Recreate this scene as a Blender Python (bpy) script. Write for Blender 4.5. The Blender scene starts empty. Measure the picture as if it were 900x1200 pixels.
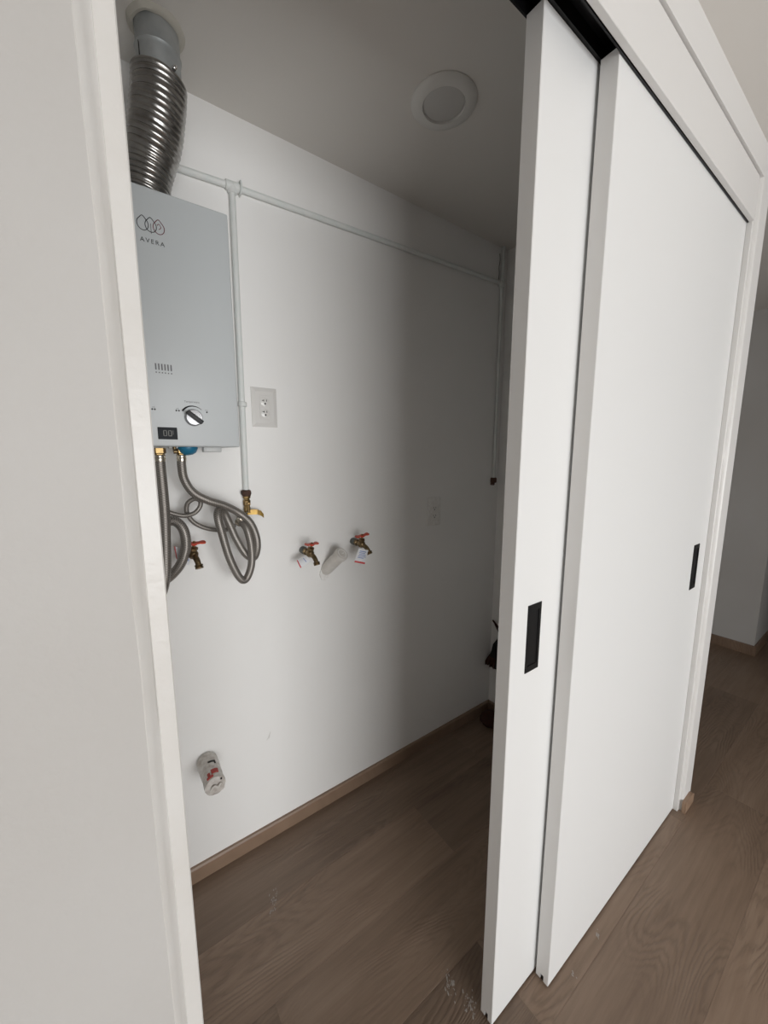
import bpy, bmesh, math, random
from mathutils import Vector, Matrix, noise
random.seed(4)
S = bpy.context.scene
COL = S.collection
PI = math.pi

# ------------------------------------------------------------------ camera
F_PX = 451.7
cam_d = bpy.data.cameras.new('camera'); cam = bpy.data.objects.new('camera', cam_d); COL.objects.link(cam)
cam_d.sensor_fit = 'VERTICAL'; cam_d.sensor_height = 36.0; cam_d.lens = F_PX / 1200 * 36.0
cam_d.clip_start = 0.02
cam.location = (0, 0, 1.45)
pitch, yaw = math.radians(8.463), math.radians(-36.02)
cam.rotation_euler = (PI/2 - pitch, 0, yaw)
S.camera = cam
# ------------------------------------------------------------------ light and exposure
S.view_settings.view_transform = 'Standard'; S.view_settings.look = 'None'
S.view_settings.gamma = 1; S.view_settings.use_curve_mapping = False
S.view_settings.exposure = 0.14
w = bpy.data.worlds.new('overcast_sky'); S.world = w; w.use_nodes = True
w.node_tree.nodes['Background'].inputs[0].default_value = (.80, .88, 1, 1)
w.node_tree.nodes['Background'].inputs[1].default_value = 1.5
WX0, WX1, WZ0, WZ1, RY = -1.25, 1.85, 0.05, 1.85, -3.2      # the window behind the camera
ld = bpy.data.lights.new('window_daylight', 'AREA'); ld.shape = 'RECTANGLE'
ld.size = WX1 - WX0 - .1; ld.size_y = WZ1 - WZ0 - .1; ld.energy = 86; ld.color = (1.0, .985, .955)
lo = bpy.data.objects.new('window_daylight', ld); COL.objects.link(lo)
lo.location = ((WX0 + WX1)/2, RY - .13, (WZ0 + WZ1)/2); lo.rotation_euler = (PI/2, 0, 0)   # shines towards +Y

# ------------------------------------------------------------------ materials
def mat(name, color, rough=.5, metal=0.0, spec=.5, bump=None, var=None, coat=0, alpha=None, trans=0, emit=None):
    m = bpy.data.materials.new(name); m.use_nodes = True
    nt = m.node_tree; b = nt.nodes['Principled BSDF']
    b.inputs['Base Color'].default_value = (*color, 1); b.inputs['Roughness'].default_value = rough
    b.inputs['Metallic'].default_value = metal; b.inputs['Specular IOR Level'].default_value = spec
    b.inputs['Coat Weight'].default_value = coat; b.inputs['Transmission Weight'].default_value = trans
    if emit:
        b.inputs['Emission Color'].default_value = (*emit, 1); b.inputs['Emission Strength'].default_value = .25
    tc = nt.nodes.new('ShaderNodeTexCoord')
    if var:    # (scale, other color, amount low, high)
        sc, c2, lo_, hi_ = var
        n = nt.nodes.new('ShaderNodeTexNoise'); n.inputs['Scale'].default_value = sc; n.inputs['Detail'].default_value = 5
        r = nt.nodes.new('ShaderNodeMapRange'); r.inputs['From Min'].default_value = .35; r.inputs['From Max'].default_value = .7
        r.inputs['To Min'].default_value = lo_; r.inputs['To Max'].default_value = hi_
        mx = nt.nodes.new('ShaderNodeMix'); mx.data_type = 'RGBA'
        mx.inputs['A'].default_value = (*color, 1); mx.inputs['B'].default_value = (*c2, 1)
        nt.links.new(tc.outputs['Object'], n.inputs['Vector']); nt.links.new(n.outputs['Fac'], r.inputs['Value'])
        nt.links.new(r.outputs['Result'], mx.inputs['Factor']); nt.links.new(mx.outputs['Result'], b.inputs['Base Color'])
    if bump:   # list of (scale, strength)
        prev = None
        for sc, st in bump:
            n = nt.nodes.new('ShaderNodeTexNoise'); n.inputs['Scale'].default_value = sc; n.inputs['Detail'].default_value = 4
            bu = nt.nodes.new('ShaderNodeBump'); bu.inputs['Strength'].default_value = st; bu.inputs['Distance'].default_value = .002
            nt.links.new(tc.outputs['Object'], n.inputs['Vector']); nt.links.new(n.outputs['Fac'], bu.inputs['Height'])
            if prev: nt.links.new(prev.outputs['Normal'], bu.inputs['Normal'])
            prev = bu
        nt.links.new(prev.outputs['Normal'], b.inputs['Normal'])
    return m

M = {}
M['wall'] = mat('shade_greyed_wall_paint', (.50, .49, .475), .55, spec=.35, bump=[(9, .3), (160, .2)], var=(2.2, (.455, .44, .42), 0, .8))  # grey holds the shade of someone at the camera on the left wall
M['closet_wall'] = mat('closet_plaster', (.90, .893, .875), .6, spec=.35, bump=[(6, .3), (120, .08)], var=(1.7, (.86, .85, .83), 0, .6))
M['ceiling'] = mat('ceiling_plaster', (.77, .745, .705), .8, bump=[(6, .2), (120, .1)])
M['trim'] = mat('gloss_white_enamel', (.73, .722, .705), .34, bump=[(18, .35), (110, .18)])
M['jamb'] = mat('shade_darkened_jamb_enamel', (.64, .63, .61), .33, bump=[(18, .4), (110, .25)], var=(12, (.60, .58, .55), 0, .8))  # darker copy of the trim enamel, left-side shade put into the colour
M['door'] = mat('white_laminate', (.80, .805, .80), .42, bump=[(260, .03)])
M['door_edge'] = mat('grey_white_edge_band', (.76, .75, .735), .45)
M['fascia'] = mat('white_fascia_board', (.74, .73, .715), .45, bump=[(90, .05)])
M['black'] = mat('black_anodised', (.008, .008, .009), .38, metal=.3)
M['handle'] = mat('black_pull_metal', (.004, .004, .0045), .45, spec=.25)
M['enamel'] = mat('heater_enamel', (.56, .59, .60), .36, spec=.5, bump=[(40, .02)])
M['print'] = mat('black_print', (.02, .02, .022), .5)
M['greyprint'] = mat('grey_print', (.16, .16, .17), .5)
M['redprint'] = mat('red_print', (.16, .02, .03), .5)
M['chrome'] = mat('chrome_plastic', (.75, .75, .75), .12, metal=1)
M['knobface'] = mat('grey_knob_face', (.35, .35, .36), .2, metal=.85)
M['display'] = mat('display_glass', (.004, .007, .011), .45, spec=.2)
M['digit'] = mat('lcd_digits', (.30, .30, .285), .6)
M['alu'] = mat('flexible_aluminium', (.44, .43, .415), .27, metal=1, bump=[(45, .35)], var=(30, (.27, .26, .25), 0, .9))
M['galv'] = mat('galvanised_sleeve', (.50, .52, .52), .5, metal=.55, var=(14, (.33, .35, .36), 0, 1), bump=[(60, .2)])
M['foam'] = mat('pale_sealing_putty', (.56, .54, .48), .85, bump=[(60, .8)])
M['paintpipe'] = mat('painted_gas_pipe', (.72, .755, .735), .5, var=(30, (.78, .785, .765), 0, 1), bump=[(60, .25)])
M['brass'] = mat('brass', (.36, .25, .11), .36, metal=1, var=(60, (.18, .12, .06), 0, 1))
M['oldbrass'] = mat('tarnished_brass', (.27, .19, .10), .38, metal=.9, var=(70, (.13, .10, .055), 0, 1), bump=[(120, .4)])
M['rust'] = mat('sealant_brown', (.10, .045, .03), .8, var=(90, (.04, .025, .02), 0, 1), bump=[(200, 1)])
M['nickel'] = mat('nickel_ferrule', (.62, .58, .5), .2, metal=1)
M['stubgrey'] = mat('dull_grey_stub', (.13, .14, .13), .7)
M['red'] = mat('red_enamel_lever', (.62, .075, .035), .4, var=(60, (.42, .05, .03), 0, 1))
M['yellow'] = mat('yellow_brass_lever', (.46, .30, .07), .38, metal=.5, var=(40, (.30, .18, .05), 0, 1))
M['blue'] = mat('blue_plastic', (.015, .17, .30), .4)
M['clear'] = mat('frosted_clip', (.70, .71, .70), .35, trans=.25)
M['paper'] = mat('tag_paper', (.78, .79, .82), .6)
M['tagblue'] = mat('blue_tag_print', (.22, .30, .55), .6)
M['tagred'] = mat('red_tag_print', (.62, .08, .08), .6)
M['pvc'] = mat('dusty_white_pvc', (.70, .67, .63), .45, var=(40, (.60, .57, .53), 0, 1), bump=[(70, .3)])
M['film'] = mat('crinkled_wrap', (.66, .635, .60), .3, var=(60, (.42, .37, .33), 0, 1), bump=[(70, 1)])
M['redink'] = mat('red_ink', (.36, .03, .02), .5)
M['plate'] = mat('ivory_plate', (.72, .705, .68), .16)
M['tape'] = mat('dusty_cover_plate', (.88, .87, .85), .6, var=(70, (.76, .74, .71), 0, 1))
M['slot'] = mat('dark_slot', (.02, .018, .015), .7)
M['lamp_ring'] = mat('lamp_ring_white', (.74, .73, .70), .5)
M['lamp_glass'] = mat('lamp_diffuser', (.60, .59, .57), .5)
M['bristle'] = mat('dark_bristle', (.006, .006, .007), .9)
M['bristle_tip'] = mat('brown_bristle', (.05, .012, .006), .9, var=(120, (.02, .008, .005), 0, 1))
M['white_bead'] = mat('window_frame_white', (.8, .8, .8), .4)

def wood(name, base, dark, light):
    m = bpy.data.materials.new(name); m.use_nodes = True
    nt = m.node_tree; N = nt.nodes; L = nt.links; b = N['Principled BSDF']
    def nn(t, **k):
        n = N.new(t)
        for a, v in k.items(): n.inputs[a].default_value = v
        return n
    tc = N.new('ShaderNodeTexCoord'); oi = N.new('ShaderNodeObjectInfo')
    off = N.new('ShaderNodeVectorMath'); off.operation = 'MULTIPLY_ADD'
    cr = N.new('ShaderNodeCombineXYZ')
    for k, f in enumerate((37.0, 11.0, 5.0)):
        mm = N.new('ShaderNodeMath'); mm.operation = 'MULTIPLY'; mm.inputs[1].default_value = f
        L.new(oi.outputs['Random'], mm.inputs[0]); L.new(mm.outputs[0], cr.inputs[k])
    add = N.new('ShaderNodeVectorMath'); add.operation = 'ADD'
    L.new(tc.outputs['Object'], add.inputs[0]); L.new(cr.outputs[0], add.inputs[1])
    # cathedral grain: contour lines of a stretched noise
    mp = N.new('ShaderNodeMapping'); mp.inputs['Scale'].default_value = (1.15, 5.2, 1); L.new(add.outputs[0], mp.inputs['Vector'])
    n1 = nn('ShaderNodeTexNoise', Scale=1.0, Detail=1.2, Roughness=.4, Distortion=.15); L.new(mp.outputs[0], n1.inputs['Vector'])
    mu = N.new('ShaderNodeMath'); mu.operation = 'MULTIPLY'; mu.inputs[1].default_value = 46; L.new(n1.outputs['Fac'], mu.inputs[0])
    mpf = N.new('ShaderNodeMapping'); mpf.inputs['Scale'].default_value = (14, 90, 1); L.new(add.outputs[0], mpf.inputs['Vector'])
    nf = nn('ShaderNodeTexNoise', Scale=1.0, Detail=3); L.new(mpf.outputs[0], nf.inputs['Vector'])
    ad = N.new('ShaderNodeMath'); ad.operation = 'MULTIPLY_ADD'; ad.inputs[1].default_value = 1.3
    L.new(nf.outputs['Fac'], ad.inputs[0]); L.new(mu.outputs[0], ad.inputs[2])
    fr = N.new('ShaderNodeMath'); fr.operation = 'PINGPONG'; fr.inputs[1].default_value = .5; L.new(ad.outputs[0], fr.inputs[0])
    ring = N.new('ShaderNodeMapRange'); ring.inputs['From Min'].default_value = 0; ring.inputs['From Max'].default_value = .34
    ring.inputs['To Min'].default_value = 1; ring.inputs['To Max'].default_value = 0; L.new(fr.outputs[0], ring.inputs['Value'])
    # rings fade in and out
    nm = nn('ShaderNodeTexNoise', Scale=2.2, Detail=2); L.new(add.outputs[0], nm.inputs['Vector'])
    mr = N.new('ShaderNodeMapRange'); mr.inputs['From Min'].default_value = .42; mr.inputs['From Max'].default_value = .62; L.new(nm.outputs['Fac'], mr.inputs['Value'])
    rg = N.new('ShaderNodeMath'); rg.operation = 'MULTIPLY'; L.new(ring.outputs[0], rg.inputs[0]); L.new(mr.outputs[0], rg.inputs[1])
    # long fine streaks
    mp2 = N.new('ShaderNodeMapping'); mp2.inputs['Scale'].default_value = (3.0, 60, 1); L.new(add.outputs[0], mp2.inputs['Vector'])
    n2 = nn('ShaderNodeTexNoise', Scale=1.0, Detail=6, Roughness=.65); L.new(mp2.outputs[0], n2.inputs['Vector'])
    mp3 = N.new('ShaderNodeMapping'); mp3.inputs['Scale'].default_value = (1.4, 4.5, 1); L.new(add.outputs[0], mp3.inputs['Vector'])
    n3 = nn('ShaderNodeTexNoise', Scale=1.6, Detail=3); L.new(mp3.outputs[0], n3.inputs['Vector'])
    cramp = N.new('ShaderNodeValToRGB'); cramp.color_ramp.elements[0].position = .30; cramp.color_ramp.elements[1].position = .72
    cramp.color_ramp.elements[0].color = (*dark, 1); cramp.color_ramp.elements[1].color = (*light, 1)
    e = cramp.color_ramp.elements.new(.5); e.color = (*base, 1)
    av = N.new('ShaderNodeMath'); av.operation = 'MULTIPLY_ADD'; av.inputs[1].default_value = .55
    h3 = N.new('ShaderNodeMath'); h3.operation = 'MULTIPLY'; h3.inputs[1].default_value = .45
    L.new(n3.outputs['Fac'], h3.inputs[0]); L.new(n2.outputs['Fac'], av.inputs[0]); L.new(h3.outputs[0], av.inputs[2]); L.new(av.outputs[0], cramp.inputs[0])
    mx = N.new('ShaderNodeMix'); mx.data_type = 'RGBA'; mx.inputs['B'].default_value = (dark[0]*.62, dark[1]*.60, dark[2]*.58, 1)
    f6 = N.new('ShaderNodeMath'); f6.operation = 'MULTIPLY'; f6.inputs[1].default_value = .34; L.new(rg.outputs[0], f6.inputs[0])
    L.new(f6.outputs[0], mx.inputs['Factor']); L.new(cramp.outputs[0], mx.inputs['A'])
    at = N.new('ShaderNodeAttribute'); at.attribute_type = 'OBJECT'; at.attribute_name = 'tone'
    tm = N.new('ShaderNodeVectorMath'); tm.operation = 'SCALE'; L.new(mx.outputs['Result'], tm.inputs[0]); L.new(at.outputs['Fac'], tm.inputs['Scale'])
    L.new(tm.outputs[0], b.inputs['Base Color'])
    b.inputs['Roughness'].default_value = .42; b.inputs['Specular IOR Level'].default_value = .5
    bs = N.new('ShaderNodeMath'); bs.operation = 'MULTIPLY_ADD'; bs.inputs[1].default_value = -.9; L.new(rg.outputs[0], bs.inputs[0]); L.new(n2.outputs['Fac'], bs.inputs[2])
    bu = nn('ShaderNodeBump', Strength=.5, Distance=.0015); L.new(bs.outputs[0], bu.inputs['Height']); L.new(bu.outputs[0], b.inputs['Normal'])
    return m
M['plank'] = wood('grey_oak_laminate', (.222, .155, .110), (.158, .106, .074), (.285, .207, .152))
M['skirt'] = wood('oak_skirting', (.27, .182, .125), (.20, .13, .088), (.33, .23, .165))

def braid(name, c1, c2):
    m = bpy.data.materials.new(name); m.use_nodes = True
    nt = m.node_tree; N = nt.nodes; L = nt.links; b = N['Principled BSDF']
    uv = N.new('ShaderNodeUVMap'); sp = N.new('ShaderNodeSeparateXYZ'); L.new(uv.outputs[0], sp.inputs[0])
    outs = []
    for sgn in (1, -1):
        a = N.new('ShaderNodeMath'); a.operation = 'MULTIPLY'; a.inputs[1].default_value = 6 * sgn; L.new(sp.outputs[0], a.inputs[0])
        c = N.new('ShaderNodeMath'); c.operation = 'MULTIPLY_ADD'; c.inputs[1].default_value = 210; L.new(sp.outputs[1], c.inputs[0]); L.new(a.outputs[0], c.inputs[2])
        p = N.new('ShaderNodeMath'); p.operation = 'PINGPONG'; p.inputs[1].default_value = .5; L.new(c.outputs[0], p.inputs[0]); outs.append(p)
    mxm = N.new('ShaderNodeMath'); mxm.operation = 'MAXIMUM'; L.new(outs[0].outputs[0], mxm.inputs[0]); L.new(outs[1].outputs[0], mxm.inputs[1])
    r = N.new('ShaderNodeMapRange'); r.inputs['From Min'].default_value = .15; r.inputs['From Max'].default_value = .48; L.new(mxm.outputs[0], r.inputs['Value'])
    mx = N.new('ShaderNodeMix'); mx.data_type = 'RGBA'; mx.inputs['A'].default_value = (*c1, 1); mx.inputs['B'].default_value = (*c2, 1)
    L.new(r.outputs[0], mx.inputs['Factor']); L.new(mx.outputs['Result'], b.inputs['Base Color'])
    b.inputs['Metallic'].default_value = .65; b.inputs['Roughness'].default_value = .4
    bu = N.new('ShaderNodeBump'); bu.inputs['Strength'].default_value = .6; bu.inputs['Distance'].default_value = .001
    L.new(mxm.outputs[0], bu.inputs['Height']); L.new(bu.outputs[0], b.inputs['Normal'])
    return m
M['braid'] = braid('steel_braid', (.11, .10, .092), (.36, .335, .305))

# ------------------------------------------------------------------ mesh helpers (world coordinates unless said)
def nb(): return bmesh.new()
def box(bm, x0, x1, y0, y1, z0, z1, bev=0, seg=2, skip=()):
    r = bmesh.ops.create_cube(bm, size=1)
    vs = r['verts']
    for v in vs:
        v.co = Vector((x0 + (v.co.x+.5)*(x1-x0), y0 + (v.co.y+.5)*(y1-y0), z0 + (v.co.z+.5)*(z1-z0)))
    if bev:
        es = {e for v in vs for e in v.link_edges}
        bmesh.ops.bevel(bm, geom=list(es), offset=bev, segments=seg, affect='EDGES', profile=.5)
    return bm
def frame(d):
    d = d.normalized(); up = Vector((0, 0, 1)) if abs(d.z) < .95 else Vector((0, 1, 0))
    a = d.cross(up).normalized(); return a, d.cross(a).normalized()
def lathe(bm, p, axis, prof, n=32, cap0=True, cap1=True):
    """prof: list of (radius, distance along the axis)"""
    p = Vector(p); d = Vector(axis).normalized(); a, b = frame(d); rings = []
    for r, t in prof:
        rings.append([bm.verts.new(p + d*t + (a*math.cos(2*PI*k/n) + b*math.sin(2*PI*k/n))*r) for k in range(n)])
    for i in range(len(rings)-1):
        for k in range(n):
            bm.faces.new((rings[i][k], rings[i][(k+1) % n], rings[i+1][(k+1) % n], rings[i+1][k]))
    if cap0: bm.faces.new(rings[0])
    if cap1: bm.faces.new(list(reversed(rings[-1])))
    return bm
def cyl(bm, p, q, r, n=20, r2=None, bev=.0):
    p = Vector(p); q = Vector(q); l = (q-p).length; r2 = r if r2 is None else r2
    pr = [(r, 0), (r2, l)] if not bev else [(r-bev, 0), (r, bev), (r2, l-bev), (r2-bev, l)]
    return lathe(bm, p, q-p, pr, n)
def spline(pts, per=10):
    P = [Vector(p) for p in pts]; P = [P[0]*2-P[1]] + P + [P[-1]*2-P[-2]]; out = []
    for i in range(1, len(P)-2):
        for k in range(per):
            t = k/per; a, b, c, d = P[i-1], P[i], P[i+1], P[i+2]
            out.append(.5*((2*b) + (c-a)*t + (2*a-5*b+4*c-d)*t*t + (3*b-a-3*c+d)*t**3))
    out.append(P[-2]); return out
def tube(bm, pts, rad, n=14, per=10, smooth=True, uv=True):
    """rad: number or function of arc length fraction, arc length"""
    C = spline(pts, per) if smooth else [Vector(p) for p in pts]
    s = [0]
    for i in range(1, len(C)): s.append(s[-1] + (C[i]-C[i-1]).length)
    T = [(C[min(i+1, len(C)-1)] - C[max(i-1, 0)]).normalized() for i in range(len(C))]
    a, b = frame(T[0]); rings = []
    lay = bm.loops.layers.uv.verify()
    for i, c in enumerate(C):
        if i:
            q = T[i-1].rotation_difference(T[i]); a = q @ a
            a = (a - T[i]*a.dot(T[i])).normalized()
        b = T[i].cross(a)
        r = rad(s[i]/s[-1], s[i]) if callable(rad) else rad
        rings.append([bm.verts.new(c + (a*math.cos(2*PI*k/n) + b*math.sin(2*PI*k/n))*r) for k in range(n)])
    for i in range(len(rings)-1):
        for k in range(n):
            f = bm.faces.new((rings[i][k], rings[i][(k+1) % n], rings[i+1][(k+1) % n], rings[i+1][k]))
            for lp, (u, v) in zip(f.loops, ((k/n, s[i]), ((k+1)/n, s[i]), ((k+1)/n, s[i+1]), (k/n, s[i+1]))): lp[lay].uv = (u, v)
    bm.faces.new(rings[0]); bm.faces.new(list(reversed(rings[-1])))
    return bm
def ellips(bm, c, rx, ry, rz, u=20, v=12, keep=None):
    r = bmesh.ops.create_uvsphere(bm, u_segments=u, v_segments=v, radius=1)
    for vt in r['verts']: vt.co = Vector((c[0]+vt.co.x*rx, c[1]+vt.co.y*ry, c[2]+vt.co.z*rz))
    return bm
def extr(bm, poly, axis, t0, t1):
    """poly of 2D points in the plane across the axis ('x': (y,z), 'y': (x,z), 'z': (x,y))"""
    f = {'x': lambda p, t: (t, p[0], p[1]), 'y': lambda p, t: (p[0], t, p[1]), 'z': lambda p, t: (p[0], p[1], t)}[axis]
    A = [bm.verts.new(f(p, t0)) for p in poly]; B = [bm.verts.new(f(p, t1)) for p in poly]
    n = len(poly)
    for i in range(n): bm.faces.new((A[i], A[(i+1) % n], B[(i+1) % n], B[i]))
    bm.faces.new(list(reversed(A))); bm.faces.new(B)
    return bm

ORIG = {}
def obj(name, bm, m, parent=None, smooth=False, origin=None, label=None, angle=40):
    bmesh.ops.recalc_face_normals(bm, faces=bm.faces[:])
    if parent is not None: o_ = ORIG[parent.name]
    elif origin is not None: o_ = Vector(origin)
    else:
        xs = [v.co for v in bm.verts]
        o_ = Vector(((min(v.x for v in xs)+max(v.x for v in xs))/2, (min(v.y for v in xs)+max(v.y for v in xs))/2, min(v.z for v in xs)))
    for v in bm.verts: v.co -= o_
    me = bpy.data.meshes.new(name); bm.to_mesh(me); bm.free()
    me.materials.append(M[m] if isinstance(m, str) else m)
    if smooth:
        me.shade_smooth(); me.set_sharp_from_angle(angle=math.radians(angle))
    o = bpy.data.objects.new(name, me); COL.objects.link(o)
    if parent is None: o.location = o_
    else: o.parent = parent
    ORIG[o.name] = o_.copy()
    if label: o['label'] = label
    return o
def thing(name, loc, label, cat, group=None):
    o = bpy.data.objects.new(name, None); COL.objects.link(o); o.location = loc; o.empty_display_size = .05
    o['label'] = label; o['category'] = cat
    if group: o['group'] = group
    ORIG[o.name] = Vector(loc); return o
def tag(o, label, cat, group=None):
    o['label'] = label; o['category'] = cat
    if group: o['group'] = group
    return o
def struct(name, bm, m, label, cat, **k):
    o = obj(name, bm, m, **k); o['kind'] = 'structure'; o['label'] = label; o['category'] = cat; return o
def text_bm(txt, size, spacing=1.0, depth=.0004):
    cu = bpy.data.curves.new('t', 'FONT'); cu.body = txt; cu.size = size; cu.extrude = depth; cu.space_character = spacing
    cu.align_x = 'CENTER'; cu.resolution_u = 3
    to = bpy.data.objects.new('t', cu); COL.objects.link(to)
    dg = bpy.context.evaluated_depsgraph_get(); me = bpy.data.meshes.new_from_object(to.evaluated_get(dg))
    bm = nb(); bm.from_mesh(me); bpy.data.objects.remove(to); bpy.data.curves.remove(cu); bpy.data.meshes.remove(me)
    return bm
def put_text(name, txt, size, x, y, z, m, parent, spacing=1.0, label=None, sx=1.0):
    bm = text_bm(txt, size, spacing)
    for v in bm.verts: v.co = Vector((x + v.co.x*sx, y - v.co.z, z + v.co.y))    # upright, facing -Y
    return obj(name, bm, m, parent, label=label)

# ------------------------------------------------------------------ key dimensions
CZ = 2.43            # ceiling
BY = 1.295           # closet back wall face
EX = 1.685           # closet end wall face
FY = .402            # front wall face
OX0, OX1 = .0125, 1.812     # opening in the front wall, before the frame
HZ = 2.337

# ------------------------------------------------------------------ room shell
flo = struct('floor', box(nb(), -2.5, 5.5, RY-.1, 2.9, -.12, -.011), 'slot', 'greyish brown oak plank floor running from the room into the closet', 'floor', origin=(0, 0, 0))
pw, joints = .228, .0003
y_edge = .382
def plank_mesh(L, W):
    bm = nb(); b = .0006
    lo_ = [bm.verts.new(v) for v in ((-L/2, -W/2, -.011), (L/2, -W/2, -.011), (L/2, W/2, -.011), (-L/2, W/2, -.011))]
    mi = [bm.verts.new(v) for v in ((-L/2, -W/2, -b*.7), (L/2, -W/2, -b*.7), (L/2, W/2, -b*.7), (-L/2, W/2, -b*.7))]
    hi = [bm.verts.new(v) for v in ((-L/2+b, -W/2+b, 0), (L/2-b, -W/2+b, 0), (L/2-b, W/2-b, 0), (-L/2+b, W/2-b, 0))]
    for A, B in ((lo_, mi), (mi, hi)):
        for i in range(4): bm.faces.new((A[i], A[(i+1) % 4], B[(i+1) % 4], B[i]))
    bm.faces.new(hi)
    me = bpy.data.meshes.new('plank'); bm.to_mesh(me); bm.free(); me.materials.append(M['plank']); return me
PM = {}
rows = {0: [-2.5, -1.3, .79, 1.752, 3.0, 4.3, 5.5], 1: [-2.5, -1.0, .25, 1.60, 2.9, 4.2, 5.5], 2: [-2.5, -.9, .928, 2.3, 3.6, 5.5],
        3: [-2.5, -1.4, .0, 1.36, 2.7, 4.1, 5.5], -1: [-2.5, -.9, .55, 2.06, 3.4, 4.7, 5.5]}
tones = {(0, 1): .80, (0, 2): 1.05, (2, 1): 1.16, (2, 2): .86, (-1, 2): .96, (1, 1): .98, (3, 2): .92}
k0 = math.ceil((RY - y_edge)/pw) - 1; k1 = int((2.85 - y_edge)/pw) + 1
for k in range(k0, k1):
    xs = rows.get(k)
    if xs is None:
        xs = [-2.5]; x = -2.5 + random.uniform(.3, 1.3)
        while x < 5.2: xs.append(x); x += random.choice([1.22, 1.38, 1.5])
        xs.append(5.5)
    for i in range(len(xs)-1):
        L_ = round(xs[i+1]-xs[i]-joints, 3)
        if L_ not in PM: PM[L_] = plank_mesh(L_, pw-joints)
        o = bpy.data.objects.new('plank', PM[L_]); COL.objects.link(o); o.parent = flo
        o.location = ((xs[i]+xs[i+1])/2, y_edge + (k+.5)*pw, 0)
        o['tone'] = tones.get((k, i), random.uniform(.88, 1.06))

struct('ceiling', box(nb(), -2.5, 5.5, RY-.1, 2.9, CZ, CZ+.1), 'ceiling', 'grey-white painted plaster ceiling over closet and hallway', 'ceiling')
bm = nb()
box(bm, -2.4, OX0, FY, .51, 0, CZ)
struct('wall_front', bm, 'wall', 'shade-greyed white plaster wall left of the sliding door opening', 'wall')
bm = nb(); box(bm, OX0, OX1, FY, .51, HZ, CZ); box(bm, OX1, 1.895, FY, .51, 0, CZ)
struct('wall_end', bm, 'fascia', 'smooth white wall strip above and right of the sliding doors', 'wall')
struct('wall_back', box(nb(), -.25, 1.895, BY, BY+.1, 0, CZ), 'closet_wall', 'white back wall of the closet carrying heater, pipe and taps', 'wall')
struct('wall_closet_left', box(nb(), -.25, -.12, .51, BY, 0, CZ), 'closet_wall', 'white side wall of the closet behind the left jamb', 'wall')
struct('wall_closet_right', box(nb(), EX, 1.895, .51, BY, 0, CZ), 'closet_wall', 'shaded narrow end wall of the closet beside the sliding doors', 'wall')
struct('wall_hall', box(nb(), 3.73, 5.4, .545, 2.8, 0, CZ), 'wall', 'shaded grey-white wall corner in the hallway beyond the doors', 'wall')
struct('wall_far', box(nb(), -2.5, 5.5, 2.8, 2.9, 0, CZ), 'wall', 'white wall closing the far end of the hallway', 'wall')
struct('wall_left', box(nb(), -2.5, -2.4, RY, 2.8, 0, CZ), 'wall', 'white side wall of the room to the left of the camera', 'wall')
struct('wall_right', box(nb(), 5.4, 5.5, RY, 2.8, 0, CZ), 'wall', 'white side wall at the right end of the room', 'wall')
struct('wall_light_blocker', box(nb(), 2.75, 2.87, RY, -.75, 0, CZ), 'wall', 'added white partition wall keeping window light off the hallway', 'wall')  # unseen wall, added to block window light towards the hallway
bm = nb()
box(bm, -2.5, WX0, RY-.1, RY, 0, CZ); box(bm, WX1, 5.5, RY-.1, RY, 0, CZ)
box(bm, WX0, WX1, RY-.1, RY, 0, WZ0); box(bm, WX0, WX1, RY-.1, RY, WZ1, CZ)
struct('wall_rear', bm, 'wall', 'white wall behind the camera holding the daylight window', 'wall')
bm = nb()
for a in (WX0, WX1-.05): box(bm, a, a+.05, RY-.09, RY-.03, WZ0, WZ1)
for a in (WZ0, WZ1-.05): box(bm, WX0+.05, WX1-.05, RY-.09, RY-.03, a, a+.05)
struct('window_1', bm, 'white_bead', 'white framed window behind the camera that lights the closet', 'window')

# skirting
def skirting(name, x0, x1, y0, y1, h, label, ax='x'):
    bm = nb()
    if ax == 'x':    # face towards -Y, runs along x
        extr(bm, [(y1, 0), (y0, 0), (y0, h-.006), (y0+.004, h), (y1, h)], 'x', x0, x1)
    else:            # face towards -X, runs along y
        extr(bm, [(x1, 0), (x0, 0), (x0, h-.006), (x0+.004, h), (x1, h)], 'y', y0, y1)
    o = struct(name, bm, 'skirt', label, 'baseboard'); o['tone'] = 1.0; return o
skirting('baseboard_back', -.12, EX, BY-.013, BY, .056, 'light oak baseboard along the closet back wall')
skirting('baseboard_right', EX-.013, EX, .52, BY-.013, .056, 'dark corner end of oak baseboard on the closet end wall', 'y')['tone'] = .9
skirting('baseboard_hall', 3.716, 3.73, .545, 2.8, .072, 'oak baseboard on the hallway wall corner', 'y')['tone'] = .75
skirting('baseboard_hall_side', 3.716, 5.4, .531, .545, .072, 'oak baseboard turning round the hallway wall corner')['tone'] = .75

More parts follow.
